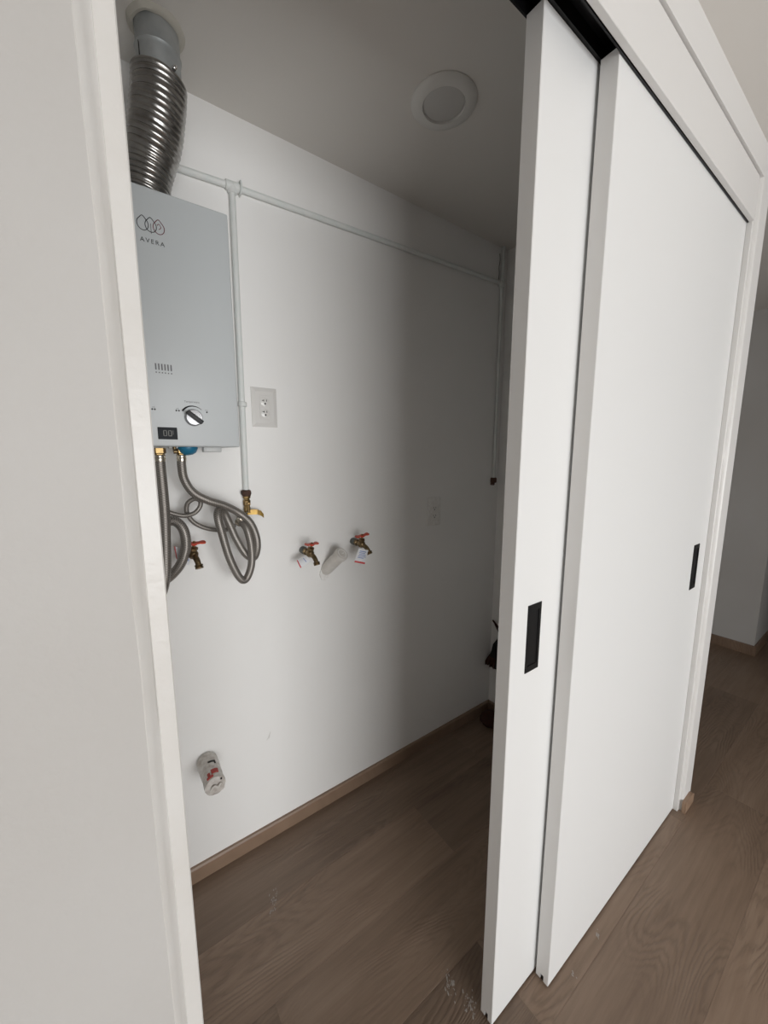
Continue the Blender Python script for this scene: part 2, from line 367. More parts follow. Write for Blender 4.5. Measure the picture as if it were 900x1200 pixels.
# frame round the opening: thin jamb boards, fascia, rounded bead in the step
JY = .412
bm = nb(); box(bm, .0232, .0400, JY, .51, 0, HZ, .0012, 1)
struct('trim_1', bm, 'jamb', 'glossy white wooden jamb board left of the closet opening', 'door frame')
def bead(x_in, x_out, name, label):
    """lumpy painted bead: from the wall face corner to the groove"""
    bm = nb(); n = 90; rings = []
    prof = [(-.3, .002), (.02, .0), (.35, .0022), (.65, .0060), (.86, .0092), (1.04, .0112), (1.04, .05)]
    for i in range(n+1):
        z = HZ*i/n; ring = []
        for j, (u, d) in enumerate(prof):
            nz = noise.noise(Vector((z*9, x_in*40, 0)))*.0012 + noise.noise(Vector((z*40, j*.7, 3)))*.0005 if 0 < j < 5 else 0
            ring.append(bm.verts.new((x_in + (x_out-x_in)*u + nz*(1 if x_out > x_in else -1), FY - .0006 + d, z)))
        rings.append(ring)
    for i in range(n):
        for j in range(len(prof)-1): bm.faces.new((rings[i][j], rings[i][j+1], rings[i+1][j+1], rings[i+1][j]))
    # close the back so it is a solid strip
    bk = [(bm.verts.new((x_in, .452, HZ*i/n))) for i in range(n+1)]
    for i in range(n):
        bm.faces.new((bk[i], rings[i][0], rings[i+1][0], bk[i+1])); bm.faces.new((rings[i][-1], bk[i], bk[i+1], rings[i+1][-1]))
    bm.faces.new([bk[0]] + list(reversed(rings[0]))); bm.faces.new([bk[-1]] + rings[-1])
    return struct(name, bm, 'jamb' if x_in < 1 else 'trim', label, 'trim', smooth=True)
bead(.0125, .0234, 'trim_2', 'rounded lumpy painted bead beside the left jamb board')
bm = nb(); box(bm, 1.788, 1.8035, JY, .51, 0, HZ, .001, 1)
struct('trim_3', bm, 'trim', 'narrow white jamb strip at the far end of the sliding doors', 'door frame')
bead(1.812, 1.8045, 'trim_4', 'painted bead between far jamb strip and wall end')
bm = nb(); box(bm, .0400, 1.788, .405+.003, .421, 2.205, 2.334, .001, 1)
struct('trim_5', bm, 'fascia', 'white fascia board hiding the track above the sliding doors', 'fascia')
# black double track: a channel with three lips
bm = nb()
extr(bm, [(.4225, 2.2045), (.4255, 2.2045), (.4255, 2.252), (.464, 2.252), (.464, 2.224), (.4695, 2.224), (.4695, 2.252), (.5055, 2.252), (.5055, 2.224), (.509, 2.224),
          (.509, 2.262), (.4225, 2.262)], 'x', .041, 1.787)
tr = struct('trim_7', bm, 'black', 'black metal double channel track over the sliding doors', 'track')
bm = nb(); box(bm, .0400, 1.788, .421, .509, 2.263, HZ)
struct('trim_8', bm, 'black', 'dark timber packing above the door track', 'trim')
# skirting offcut fixed to the wall end
bm = nb()
pr = [(1.800, 0), (1.897, 0), (1.899, .038), (1.888, .046), (1.876, .05), (1.806, .05), (1.800, .046)]
extr(bm, pr, 'y', .389, FY)
o = struct('baseboard_front', bm, 'skirt', 'short pinkish wood baseboard offcut with rounded corner at the wall end', 'baseboard'); o['tone'] = 1.2

# ------------------------------------------------------------------ sliding doors
def door(name, x0, x1, y0, y1, z0, z1, hx0, hx1, hz0, hz1, label, knife):
    hd = .016     # recess depth of the pull
    bm = nb()
    xs = [x0, hx0, hx1, x1]; zs = [z0, hz0, hz1, z1]
    g = [[bm.verts.new((x, y0, z)) for z in zs] for x in xs]
    for i in range(3):
        for j in range(3):
            if (i, j) != (1, 1): bm.faces.new((g[i][j], g[i+1][j], g[i+1][j+1], g[i][j+1]))
    h = [bm.verts.new((x, y0+hd+.004, z)) for x, z in ((hx0, hz0), (hx1, hz0), (hx1, hz1), (hx0, hz1))]
    hf = [g[1][1], g[2][1], g[2][2], g[1][2]]
    for i in range(4): bm.faces.new((hf[i], hf[(i+1) % 4], h[(i+1) % 4], h[i]))
    bm.faces.new(h)
    gr = .005; ym = (y0+y1)/2        # guide groove along the bottom edge
    prof = [(y0, z0), (ym-gr, z0), (ym-gr, z0+.016), (ym+gr, z0+.016), (ym+gr, z0), (y1, z0), (y1, z1), (y0, z1)]
    A = [bm.verts.new((x0, p[0], p[1])) for p in prof]; B = [bm.verts.new((x1, p[0], p[1])) for p in prof]
    for i in range(7): bm.faces.new((A[i], A[i+1], B[i+1], B[i]))
    bm.faces.new(A); bm.faces.new(list(reversed(B)))
    bmesh.ops.remove_doubles(bm, verts=bm.verts[:], dist=1e-6)
    d = struct(name, bm, 'door', label, 'sliding door')
    # edge band on the leading edge
    bm = nb(); box(bm, x0-.0012, x0+.0001, y0+.0006, y1-.0006, z0+.017, z1)
    box(bm, x0-.0012, x0+.0001, y0+.0006, ym-gr, z0+.0005, z0+.017); box(bm, x0-.0012, x0+.0001, ym+gr, y1-.0006, z0+.0005, z0+.017)
    obj('edge_band', bm, 'door_edge', d)
    # flush pull: rim, recessed cup
    bm = nb(); t = .0065; e = .0015
    O = [(hx0-e, hz0-e), (hx1+e, hz0-e), (hx1+e, hz1+e), (hx0-e, hz1+e)]
    I = [(hx0+t, hz0+t*2), (hx1-t, hz0+t*2), (hx1-t, hz1-t*2), (hx0+t, hz1-t*2)]
    V = lambda P, y: [bm.verts.new((p[0], y, p[1])) for p in P]
    o0 = V(O, y0); o1 = V(O, y0-.0016); i1 = V(I, y0-.0016); i0 = V(I, y0+hd)
    for A_, B_ in ((o0, o1), (o1, i1), (i1, i0)):
        for i in range(4): bm.faces.new((A_[i], A_[(i+1) % 4], B_[(i+1) % 4], B_[i]))
    bm.faces.new(i0); bm.faces.new(o0)
    obj('handle', bm, 'handle', d, label='black recessed flush pull')
    bm = nb(); cyl(bm, (hx0+t+.006, y0+hd-.0002, hz0+t*2+.010), (hx0+t+.006, y0+hd-.003, hz0+t*2+.010), .0035, 12)
    return d
door('door_1', .866, 1.786, .427, .463, .006, 2.219, 1.655, 1.708, .974, 1.134, 'front white flat sliding door, its black pull near the wall end', 0)
door('door_2', .682, 1.655, .470, .505, .008, 2.223, .7375, .786, .9585, 1.117, 'rear white flat sliding door, leading edge inside the opening, black pull nearby', 0)
# small nylon guide under the front door's corner
bm = nb(); box(bm, .870, .886, .4405, .4495, 0, .010); box(bm, .870, .886, .4435, .4465, .010, .020)
tag(obj('door_guide', bm, 'black'), 'small dark floor guide under the front sliding door corner', 'door guide')
bm = nb(); box(bm, .686, .702, .483, .492, 0, .010); box(bm, .686, .702, .486, .489, .010, .021)
tag(obj('door_guide', bm, 'black'), 'small dark floor guide under the rear sliding door corner', 'door guide')

# ------------------------------------------------------------------ water heater
HX, HY, HB, HT = .142, 1.13, 1.471, 2.066
hw = .178
wh = thing('water_heater', (HX, 1.21, HB), 'silvery grey wall-mounted gas water heater on the closet back wall', 'water heater')
body = obj('body', box(nb(), HX-hw, HX+hw, HY, BY-.012, HB, HT, .004, 3), 'enamel', wh, smooth=True)
obj('wall_bracket', box(nb(), HX-.12, HX+.12, BY-.013, BY-.0005, HB+.05, HT-.05), 'galv', wh)
yl = HY - .0004
def drop_pts(cx, cz, s, tip):
    pts = []
    for i in range(29):
        a = 2*PI*i/28; r = 1 + tip*max(0, math.cos(a))**12*.34
        pts.append((cx + math.sin(a)*s*.86, yl, cz + math.cos(a)*s*r))
    return pts
for i, (dx, c) in enumerate(((-.0165, 'print'), (0, 'print'), (.0165, 'redprint'))):
    s = .0135
    obj('logo_drop', tube(nb(), drop_pts(HX+.0+dx, 1.983, s, 1), .00078, 5, per=2), c, wh, label='dark outlined drop' if c == 'print' else 'reddish outlined drop')
obj('logo_stem', tube(nb(), [(HX, yl, 1.966), (HX, yl, 1.988), ], .0005, 5, smooth=False), 'print', wh)
obj('logo_flame', tube(nb(), [(HX+.0165, yl, 1.980), (HX+.021, yl, 1.985), (HX+.0175, yl, 1.992), (HX+.0135, yl, 1.988)], .0007, 5, per=4), 'redprint', wh)
put_text('lettering', 'AVERA', .0138, HX+.001, HY, 1.9445, 'print', wh, 1.32, 'dark capital letters')
for i in range(6):
    x = .1265 + i*.0067
    bm = nb(); box(bm, x, x+.0032, HY-.0005, HY+.002, 1.657, 1.672); obj('indicator_slot', bm, 'greyprint', wh)
    bm = nb(); box(bm, x+.0004, x+.003, HY-.0005, HY+.002, 1.6495, 1.6525); obj('indicator_mark', bm, 'greyprint', wh)
def knob(cx, cz, ang, r=.0205):
    b_ = obj('knob', lathe(nb(), (cx, HY, cz), (0, -1, 0), [(r+.001, 0), (r+.001, .004), (r, .006), (r*.97, .012), (r*.9, .014), (0.001, .0142)], 40, cap1=True), 'knobface', wh, smooth=True)
    bm = nb(); box(bm, -r*1.08, r*1.08, -.026, -.010, -.0052, .0052, .002, 2)
    Rm = Matrix.Rotation(ang, 4, 'Y')
    for v in bm.verts: v.co = Rm @ v.co + Vector((cx, HY, cz))
    obj('grip', bm, 'print', b_, smooth=True, label='black bar grip')
    return b_
knob(.205, 1.5455, math.radians(38)); knob(.0795, 1.5455, math.radians(0))
arc = [(.205 + .0295*math.sin(a), yl, 1.5455 + .0295*math.cos(a)) for a in [math.radians(-58 + i*9.3) for i in range(12)]]
obj('dial_arc', tube(nb(), arc, lambda f, s: .0019*(1-f)+.0005, 5, per=3), 'print', wh)
put_text('dial_caption', 'Temperatura', .0068, .2035, HY, 1.5835, 'greyprint', wh, 1.0)
put_text('dial_mark', 'min', .0045, .169, HY, 1.5655, 'greyprint', wh); put_text('dial_mark', 'max', .0045, .2375, HY, 1.5655, 'greyprint', wh)
put_text('dial_mark', 'min', .0045, .116, HY, 1.5655, 'greyprint', wh)
for x in (.166, .172, .2385, .113, .1185):
    ds = nb(); lathe(ds, (x, HY+.0005, 1.5615), (0, -1, 0), [(.0022, 0), (.0022, .0010)], 10); obj('dial_symbol', ds, 'print', wh)
dsp = obj('display', box(nb(), .1205, .1645, HY-.0015, HY+.003, 1.4885, 1.5185, .001, 1), 'display', wh)
bm = nb()
def seg7(bm, x, z, w_, h_, on):
    t = w_*.2; y = HY-.0021
    S_ = {'a': (x, x+w_, z+h_-t, z+h_), 'd': (x, x+w_, z, z+t), 'g': (x, x+w_, z+h_/2-t/2, z+h_/2+t/2), 'f': (x, x+t, z+h_/2, z+h_), 'e': (x, x+t, z, z+h_/2),
          'b': (x+w_-t, x+w_, z+h_/2, z+h_), 'c': (x+w_-t, x+w_, z, z+h_/2)}
    for k in on:
        a = S_[k]; box(bm, a[0], a[1], y, HY-.001, a[2], a[3])
seg7(bm, .1325, 1.4965, .0082, .0145, 'abcdef'); seg7(bm, .1435, 1.4965, .0082, .0145, 'abcdef'); seg7(bm, .151, 1.5005, .004, .0105, 'bc')
obj('digits', bm, 'digit', dsp, label='pale seven-segment digits')
# fittings under the casing
bm = nb(); lathe(bm, (.196, 1.195, HB+.002), (0, 0, -1), [(.026, 0), (.026, .006), (.021, .017), (.012, .023), (.001, .025)], 28); obj('blue_valve_cap', bm, 'blue', wh, smooth=True, label='blue plastic cap')
bm = nb(); box(bm, .236, .285, 1.19, 1.215, HB-.014, HB+.002, .003, 2); box(bm, .243, .252, 1.188, 1.217, HB-.010, HB-.003); obj('cable_clip', bm, 'clear', wh, smooth=True, label='frosted plastic clip')
bm = nb(); cyl(bm, (.162, 1.18, HB+.002), (.162, 1.18, HB-.014), .0045, 12); cyl(bm, (.158, 1.172, HB-.013), (.166, 1.172, HB-.013), .0055, 12); obj('drain_screw', bm, 'oldbrass', wh, smooth=True)
bm = nb(); box(bm, .150, .172, 1.188, 1.21, HB-.004, HB+.002, .001, 1); obj('grommet', bm, 'clear', wh)

# ------------------------------------------------------------------ flexible duct
dc = thing('exhaust_duct', (.142, 1.205, HT), 'shiny corrugated aluminium exhaust duct rising from heater to ceiling', 'duct')
path = [(.142, 1.205, HT+.001), (.146, 1.203, 2.09), (.155, 1.195, 2.14), (.170, 1.180, 2.20), (.183, 1.168, 2.27), (.189, 1.165, 2.325)]
def rr(f, s):
    base = .0475 + .0098*min(1, f/.5)
    ph = (s/.0128) % 1
    return base + .0034*(abs(math.sin(PI*ph))**.6) - .0012
bm = tube(nb(), path, rr, 48, per=26)
for v in bm.verts:      # handled, slightly dented foil
    n_ = noise.noise(v.co*22); c = Vector((.165, 1.17, v.co.z)); d = (v.co - c); d.z = 0
    v.co += d.normalized()*n_*.0012 + Vector((0, 0, noise.noise(v.co*9 + Vector((5, 5, 5)))*.0045))
obj('corrugated_tube', bm, 'alu', dc, smooth=True, angle=60)
obj('ceiling_sleeve', lathe(nb(), (.191, 1.165, 2.312), (0, 0, 1), [(.0455, 0), (.0465, .056), (.0475, .061), (.0490, .064), (.0475, .067), (.0462, .071), (.0462, .118)], 48), 'galv', dc, smooth=True, label='smooth galvanised sleeve')
bm = nb(); cyl(bm, (.2125, 1.1175, 2.329), (.2165, 1.1095, 2.329), .0055, 14, bev=.001); cyl(bm, (.2155, 1.1115, 2.329), (.218, 1.1065, 2.329), .0028, 10)
obj('screw', bm, 'chrome', dc, smooth=True)
bm = nb(); box(bm, .1480, .1500, 1.1435, 1.1455, 2.328, 2.372); obj('seam', bm, 'slot', dc)
bm = nb(); rings = []
for (r, z) in ((.0455, 2.422), (.051, 2.4215), (.057, 2.4255), (.061, CZ+.001)):
    rings.append([bm.verts.new((.191 + math.cos(2*PI*k/60)*(r + noise.noise(Vector((math.cos(2*PI*k/60)*1.6, math.sin(2*PI*k/60)*1.6, r*50)))*.0035), 1.165 + math.sin(2*PI*k/60)*(r + noise.noise(Vector((math.cos(2*PI*k/60)*1.6, math.sin(2*PI*k/60)*1.6, r*50)))*.0035), z + noise.noise(Vector((k*.5, z, 0)))*.0015)) for k in range(60)])
for i in range(3):
    for k in range(60): bm.faces.new((rings[i][k], rings[i][(k+1) % 60], rings[i+1][(k+1) % 60], rings[i+1][k]))
obj('sealing_ring', bm, 'foam', dc, smooth=True, label='pale ring of sealing putty')

# ------------------------------------------------------------------ painted gas pipe on the back wall
PY = BY - .0085; pr_ = .0092
gp = thing('gas_pipe', (.378, PY, 1.33), 'thin white-painted gas pipe crossing the back wall above heater with two drops', 'pipe')
obj('pipe_run', cyl(nb(), (-.12, PY, 2.208), (.382, PY, 2.232), pr_, 16), 'paintpipe', gp, smooth=True)
obj('pipe_run', cyl(nb(), (.382, PY, 2.232), (1.640, PY, 2.268), pr_, 16), 'paintpipe', gp, smooth=True)
obj('pipe_drop', cyl(nb(), (.381, PY, 2.232), (.3755, PY, 1.325), pr_, 16), 'paintpipe', gp, smooth=True, label='vertical drop to the valve')
obj('pipe_drop', cyl(nb(), (1.640, PY, 2.268), (1.637, PY, 1.33), pr_*.9, 16), 'paintpipe', gp, smooth=True, label='vertical drop in the far corner')
obj('pipe_riser', cyl(nb(), (1.640, PY, 2.268), (1.642, PY, CZ), pr_, 16), 'paintpipe', gp, smooth=True)
def fitting(p, dirs, r=.0135, l=.020):
    bm = nb(); ellips(bm, p, r*.98, r*.9, r*.98, 16, 10)
    for d in dirs: cyl(bm, p, Vector(p)+Vector(d)*l, r, 16, bev=.002)
    return bm
obj('tee_fitting', fitting((.3815, PY, 2.232), ((1, 0, .03), (-1, 0, -.03), (0, 0, -1))), 'paintpipe', gp, smooth=True)
obj('tee_fitting', fitting((1.640, PY, 2.268), ((-1, 0, -.03), (0, 0, -1), (0, 0, 1))), 'paintpipe', gp, smooth=True)
obj('coupling', lathe(nb(), (.3785, PY, 1.600), (0, 0, 1), [(.0095, 0), (.0135, .002), (.0135, .014), (.0095, .016)], 16), 'paintpipe', gp, smooth=True)
obj('pipe_strap', tube(nb(), [(.404, BY-.001, 2.246), (.404, BY-.018, 2.250), (.406, BY-.021, 2.234), (.404, BY-.018, 2.219), (.404, BY-.001, 2.216)], .003, 6, per=4), 'paintpipe', gp, smooth=True)
bm = nb(); cyl(bm, (1.637, PY, 1.332), (1.637, PY, 1.306), .0165, 8, bev=.003); cyl(bm, (1.632, PY, 1.308), (1.628, PY-.002, 1.296), .011, 8)
obj('end_cap', bm, 'rust', gp, label='dark brown end cap')
obj('crack', tube(nb(), [(1.626, BY, 2.40), (1.629, BY, 2.37), (1.624, BY, 2.34), (1.627, BY, 2.31), (1.624, BY, 2.285)], .0018, 5, per=4), 'slot', gp, label='dark cracked plaster line beside riser')

gv = thing('gas_valve', (.3755, PY, 1.26), 'brass gas shut-off valve with yellowish lever at the pipe end', 'valve')
X = .3755
bm = lathe(nb(), (X, PY, 1.336), (0, 0, -1), [(.010, 0), (.0155, .003), (.0165, .012), (.013, .021)], 10)
for v in bm.verts: v.co += Vector((noise.noise(v.co*90), noise.noise(v.co*80+Vector((3, 3, 3))), 0))*.003
obj('thread_sealant', bm, 'rust', gv, smooth=True, label='dark brown thread sealant')
obj('valve_body', lathe(nb(), (X+.001, PY, 1.318), (0, 0, -1), [(.009, 0), (.0125, .001), (.0125, .009), (.009, .011), (.009, .014), (.012, .018), (.012, .032), (.009, .036), (.011, .040), (.011, .052), (.007, .054)], 8), 'brass', gv, smooth=True, angle=30)
bm = nb(); cyl(bm, (X+.001, PY-.010, 1.290), (X+.001, PY-.019, 1.290), .005, 10); obj('stem', bm, 'brass', gv, smooth=True)
bm = nb()
lv = [(.372, 1.262), (.386, 1.264), (.402, 1.263), (.415, 1.257), (.424, 1.247)]
for i in range(len(lv)):
    x, z = lv[i]
    for y, dz in ((PY-.019, -.0085), (PY-.0165, -.0085), (PY-.0165, .0085), (PY-.019, .0085)): bm.verts.new((x, y - .004*math.sin(i*.8), z+dz - (.002 if i in (0, 4) else 0)*(1 if dz > 0 else -1)))
bm.verts.ensure_lookup_table()
for i in range(len(lv)-1):
    for k in range(4): bm.faces.new((bm.verts[i*4+k], bm.verts[i*4+(k+1) % 4], bm.verts[i*4+4+(k+1) % 4], bm.verts[i*4+4+k]))
bm.faces.new([bm.verts[k] for k in range(4)]); bm.faces.new([bm.verts[16+k] for k in (3, 2, 1, 0)])
obj('lever', bm, 'yellow', gv, label='yellowish flat lever')
bm = nb(); cyl(bm, (X+.001, PY-.016, 1.291), (.376, PY-.020, 1.262), .0045, 8); obj('lever_arm', bm, 'brass', gv, smooth=True)

# ------------------------------------------------------------------ hoses
def hose(name, label, pts, r, ends, n=14, per=9):
    t = thing(name, pts[0], label, 'hose')
    obj('braided_tube', tube(nb(), pts, r, n, per=per), 'braid', t, smooth=True, angle=80)
    for p, d, k in ends:
        p = Vector(p); d = Vector(d).normalized()
        obj('nut', lathe(nb(), p, d, [(r*.8, 0), (r*1.25, .001), (r*1.25, .014), (r*.95, .016), (r*.95, .018)], 6), 'brass', t, label='hexagonal brass nut')
        obj('ferrule', lathe(nb(), p + d*.018, d, [(r*1.02, 0), (r*1.15, .002), (r*1.05, .007), (r*1.15, .010), (r*1.02, .018)], 18), 'nickel', t, smooth=True, label='bright crimped ferrule')
    return t
hA = [(.180, 1.2, 1.449), (.179, 1.2, 1.419), (.183, 1.2, 1.381), (.204, 1.203, 1.343), (.243, 1.204, 1.317), (.289, 1.212, 1.298), (.331, 1.22, 1.271), (.36, 1.21, 1.24), (.374, 1.2, 1.196), (.375, 1.2, 1.155), (.366, 1.21, 1.126), (.346, 1.225, 1.137), (.323, 1.235, 1.186), (.304, 1.24, 1.242), (.29, 1.235, 1.276), (.275, 1.22, 1.287), (.265, 1.203, 1.268), (.273, 1.196, 1.214), (.289, 1.193, 1.139), (.314, 1.193, 1.075), (.335, 1.197, 1.064), (.355, 1.202, 1.104), (.358, 1.204, 1.164), (.350, 1.212, 1.22), (.339, 1.232, 1.244), (.345, 1.255, 1.256)]
hA[0] = (.180, 1.2, 1.440)
t = hose('gas_hose', 'grey braided gas hose coiled below the heater next to the valve', hA, .0115, [((.180, 1.2, 1.468), (0, 0, -1), 0)])
obj('end_ring', lathe(nb(), (.332, 1.222, 1.240), (.35, .85, .35), [(.010, 0), (.0145, .002), (.0145, .008), (.010, .010)], 16), 'nickel', t, smooth=True, label='bright end ring')
obj('elbow', tube(nb(), [(.343, 1.245, 1.252), (.352, 1.262, 1.258), (.366, 1.275, 1.258), (.376, PY, 1.262)], .0085, 12, per=6), 'nickel', t, smooth=True)
hB = [(.126, 1.19, 1.440), (.126, 1.19, 1.411), (.127, 1.19, 1.342), (.126, 1.19, 1.272), (.121, 1.19, 1.177), (.114, 1.19, 1.105), (.097, 1.2, 1.056), (.079, 1.215, 1.08), (.082, 1.22, 1.164), (.099, 1.225, 1.227), (.126, 1.222, 1.259), (.153, 1.215, 1.264), (.172, 1.205, 1.238), (.175, 1.205, 1.19), (.162, 1.21, 1.146), (.141, 1.22, 1.114), (.115, 1.235, 1.091), (.08, 1.25, 1.08)]
hose('water_hose', 'thick grey braided water hose looping down beside the left jamb', hB, .0135, [((.126, 1.19, 1.468), (0, 0, -1), 0)])
hC = [(.126, 1.235, 1.297), (.153, 1.235, 1.283), (.181, 1.232, 1.275), (.206, 1.226, 1.281), (.222, 1.225, 1.298), (.225, 1.228, 1.315), (.211, 1.234, 1.322), (.193, 1.241, 1.309), (.19, 1.246, 1.283), (.204, 1.248, 1.254), (.231, 1.25, 1.233), (.265, 1.255, 1.22), (.301, 1.262, 1.215), (.33, 1.27, 1.225)]
hC = [(.09, 1.235, 1.31)] + hC
t = thing('thin_hose', hC[0], 'thin grey braided hose tied in one small loop on the wall', 'hose')
obj('braided_tube', tube(nb(), hC, .0066, 10, per=9), 'braid', t, smooth=True, angle=80)

# ------------------------------------------------------------------ taps with red levers
def tap(loc, label, rot=0.0, hrot=0.0):
    t = thing('hose_tap', loc, label, 'tap', 'brass taps on the closet wall')
    x, y, z = loc; Q = Matrix.Rotation(rot, 4, 'Y')
    def W(p): return Vector(loc) + (Q @ Vector(p))
    bm = lathe(nb(), W((0, BY-y, 0)), (0, -1, 0), [(.013, 0), (.0135, .020), (.009, .022)], 12); obj('wall_stub', bm, 'stubgrey', t, smooth=True, label='dull grey threaded stub')
    bm = nb()
    lathe(bm, W((0, -.004, 0)), (0, -1, 0), [(.0115, 0), (.0135, .002), (.0135, .010), (.0095, .012), (.0095, .026)], 6)
    ellips(bm, W((0, -.042, 0)), .0145, .0165, .0145, 18, 12)
    up = Q @ Vector((0, -.25, 1)); lathe(bm, W((0, -.042, 0)), up, [(.0095, 0), (.0095, .014), (.0125, .015), (.0125, .022), (.006, .024)], 6)
    tube(bm, [W((0, -.045, -.002)), W((.003, -.062, -.006)), W((.006, -.074, -.015)), W((.008, -.080, -.025))], lambda f, s: .0088 - .001*f, 14, per=5)
    lathe(bm, W((.008, -.079, -.023)), Q @ Vector((.15, -.45, -1)), [(.0088, 0), (.0118, .001), (.0118, .003), (.0100, .004), (.0118, .006), (.0100, .008), (.0115, .010), (.0105, .012), (.0075, .012)], 18)
    obj('tap_body', bm, 'oldbrass', t, smooth=True, angle=35)
    un = up.normalized(); base = W((0, -.042, 0)) + un*.024
    obj('spindle', cyl(nb(), base - un*.004, base + un*.010, .0038, 10), 'brass', t, smooth=True)
    bm = nb(); c = base + un*.009
    lathe(bm, c - un*.002, un, [(.007, 0), (.009, .001), (.009, .005), (.006, .007)], 14)
    a = (Q @ Matrix.Rotation(hrot, 4, 'Z')) @ Vector((1, 0, 0))
    b_ = un.cross(a).normalized()
    # two-armed lever, waisted arms with rounded ends
    prof = [(-.030, .0045), (-.027, .0072), (-.021, .0072), (-.015, .0046), (-.008, .0055), (0, .0075), (.008, .0055), (.015, .0046), (.021, .0072), (.027, .0072), (.030, .0045)]
    top = []; bot = []
    for s_, (u, w_) in [(1, q) for q in prof] + [(-1, q) for q in reversed(prof)]:
        top.append(bm.verts.new(c + a*u*1.1 + b_*w_*s_*1.15 + un*(.005 + abs(u)*.06))); bot.append(bm.verts.new(c + a*u*1.1 + b_*w_*s_*1.15 + un*(.0005 + abs(u)*.06)))
    n = len(top)
    for i in range(n): bm.faces.new((top[i], top[(i+1) % n], bot[(i+1) % n], bot[i]))
    h_ = len(prof)
    for i in range(h_-1):
        bm.faces.new((top[i], top[i+1], top[n-2-i], top[n-1-i])); bm.faces.new((bot[i], bot[n-1-i], bot[n-2-i], bot[i+1]))
    obj('lever', bm, 'red', t, label='red two-armed lever')
    obj('lever_screw', cyl(nb(), c + un*.005, c + un*.009, .0035, 10), 'brass', t)
    return t
tap((.196, 1.272, 1.158), 'brass tap with red lever below the heater, left of the coiled hose', math.radians(4), math.radians(12))
tap((.570, 1.272, 1.104), 'brass tap with red lever just left of the white drain stub', math.radians(6), math.radians(25))
tap((.786, 1.272, 1.108), 'brass tap with red lever just right of the white drain stub', math.radians(-3), math.radians(10))

def sheet(name, corners, label, bands=(), lines=(), curl=.004, nx=6, ny=6, grp='paper tags on the taps'):
    """a thin bent card; corners: top-left, top-right, bottom-right, bottom-left"""
    A, B, C_, D = [Vector(c) for c in corners]; nrm = (B-A).cross(D-A).normalized()
    if nrm.y > 0: nrm = -nrm
    def P(u, v, h=0): return (A*(1-u)+B*u)*(1-v) + (D*(1-u)+C_*u)*v + nrm*(math.sin(u*PI)*curl + h)
    def patch(bm, u0, u1, v0, v1, h0, h1, kx=nx, ky=ny):
        F = [[bm.verts.new(P(u0+(u1-u0)*i/kx, v0+(v1-v0)*j/ky, h1)) for j in range(ky+1)] for i in range(kx+1)]
        G = [[bm.verts.new(P(u0+(u1-u0)*i/kx, v0+(v1-v0)*j/ky, h0)) for j in range(ky+1)] for i in range(kx+1)]
        for i in range(kx):
            for j in range(ky):
                bm.faces.new((F[i][j], F[i+1][j], F[i+1][j+1], F[i][j+1])); bm.faces.new((G[i][j], G[i][j+1], G[i+1][j+1], G[i+1][j]))
        for i in range(kx):
            for j in (0, ky): bm.faces.new((F[i][j], G[i][j], G[i+1][j], F[i+1][j]))
        for j in range(ky):
            for i in (0, kx): bm.faces.new((F[i][j], F[i][j+1], G[i][j+1], G[i][j]))
    bm = nb(); patch(bm, 0, 1, 0, 1, 0, .0006)
    t = obj(name, bm, 'paper', origin=tuple(D)); tag(t, label, 'tag', grp)
    for (u0, u1, v0, v1) in bands: bm = nb(); patch(bm, u0, u1, v0, v1, .0006, .0009, 6, 1); obj('red_band', bm, 'tagred', t)
    for (u0, u1, v0, v1) in lines: bm = nb(); patch(bm, u0, u1, v0, v1, .0006, .0009, 6, 1); obj('print_line', bm, 'tagblue', t)
    return t
sheet('paper_tag', [(.752, 1.195, 1.103), (.790, 1.188, 1.091), (.768, 1.180, 1.042), (.727, 1.188, 1.055)], 'square white printed tag with red lower edge on tap right of the stub',
      bands=[(0, 1, .88, 1)], lines=[(.15, .8, .14, .2), (.15, .75, .26, .31), (.2, .85, .38, .43), (.15, .9, .5, .54), (.15, .7, .6, .65)])
sheet('paper_tag', [(.554, 1.235, 1.098), (.566, 1.215, 1.080), (.530, 1.225, 1.058), (.526, 1.245, 1.082)], 'crumpled white tag with red edge on the tap left of the stub',
      bands=[(.0, 1, .90, 1)], lines=[(.2, .8, .3, .36)])
sheet('paper_tag', [(.150, 1.250, 1.185), (.196, 1.235, 1.165), (.182, 1.225, 1.128), (.152, 1.235, 1.150)], 'white and blue tag with red edge on the tap below the heater',
      bands=[(0, .07, 0, 1)], lines=[(.5, .9, .2, .5), (.45, .9, .6, .75)])

# ------------------------------------------------------------------ drain stubs
d_ = (Vector((.698, 1.205, 1.098)) - Vector((.666, BY, 1.012))).normalized()
st = thing('drain_stub', (.664, BY, 1.012), 'dusty white plastic drain stub tilted up between the two right taps', 'pipe stub')
obj('stub_tube', lathe(nb(), Vector((.666, BY-.004, 1.016)), d_, [(.021, -.012), (.0235, 0), (.0235, .088), (.026, .090), (.0265, .103), (.025, .1065), (.021, .107)], 32), 'pvc', st, smooth=True)
e_ = Vector((.666, BY-.004, 1.016)) + d_*.1072
bm = nb(); lathe(bm, e_, d_, [(.018, 0), (.0185, .001), (.0165, .001), (.016, 0)], 28, False, False)
for k in range(3): lathe(bm, e_ + Vector((-.005+.005*k, 0, .001*(k-1))), d_, [(.0022, 0), (.0022, .0008)], 8)
obj('cap_marking', bm, 'tape', st)
bm = nb()
pb = []
for i in range(14):
    a = 2*PI*i/14; pb.append((.657 + math.cos(a)*.021*(1+.2*noise.noise(Vector((i*1.3, 0, 0)))), .997 + math.sin(a)*.026*(1+.25*noise.noise(Vector((0, i*1.7, 0))))))
extr(bm, pb, 'y', BY-.006, BY)
obj('plaster_patch', bm, 'tape', st, label='rough patch at the wall')
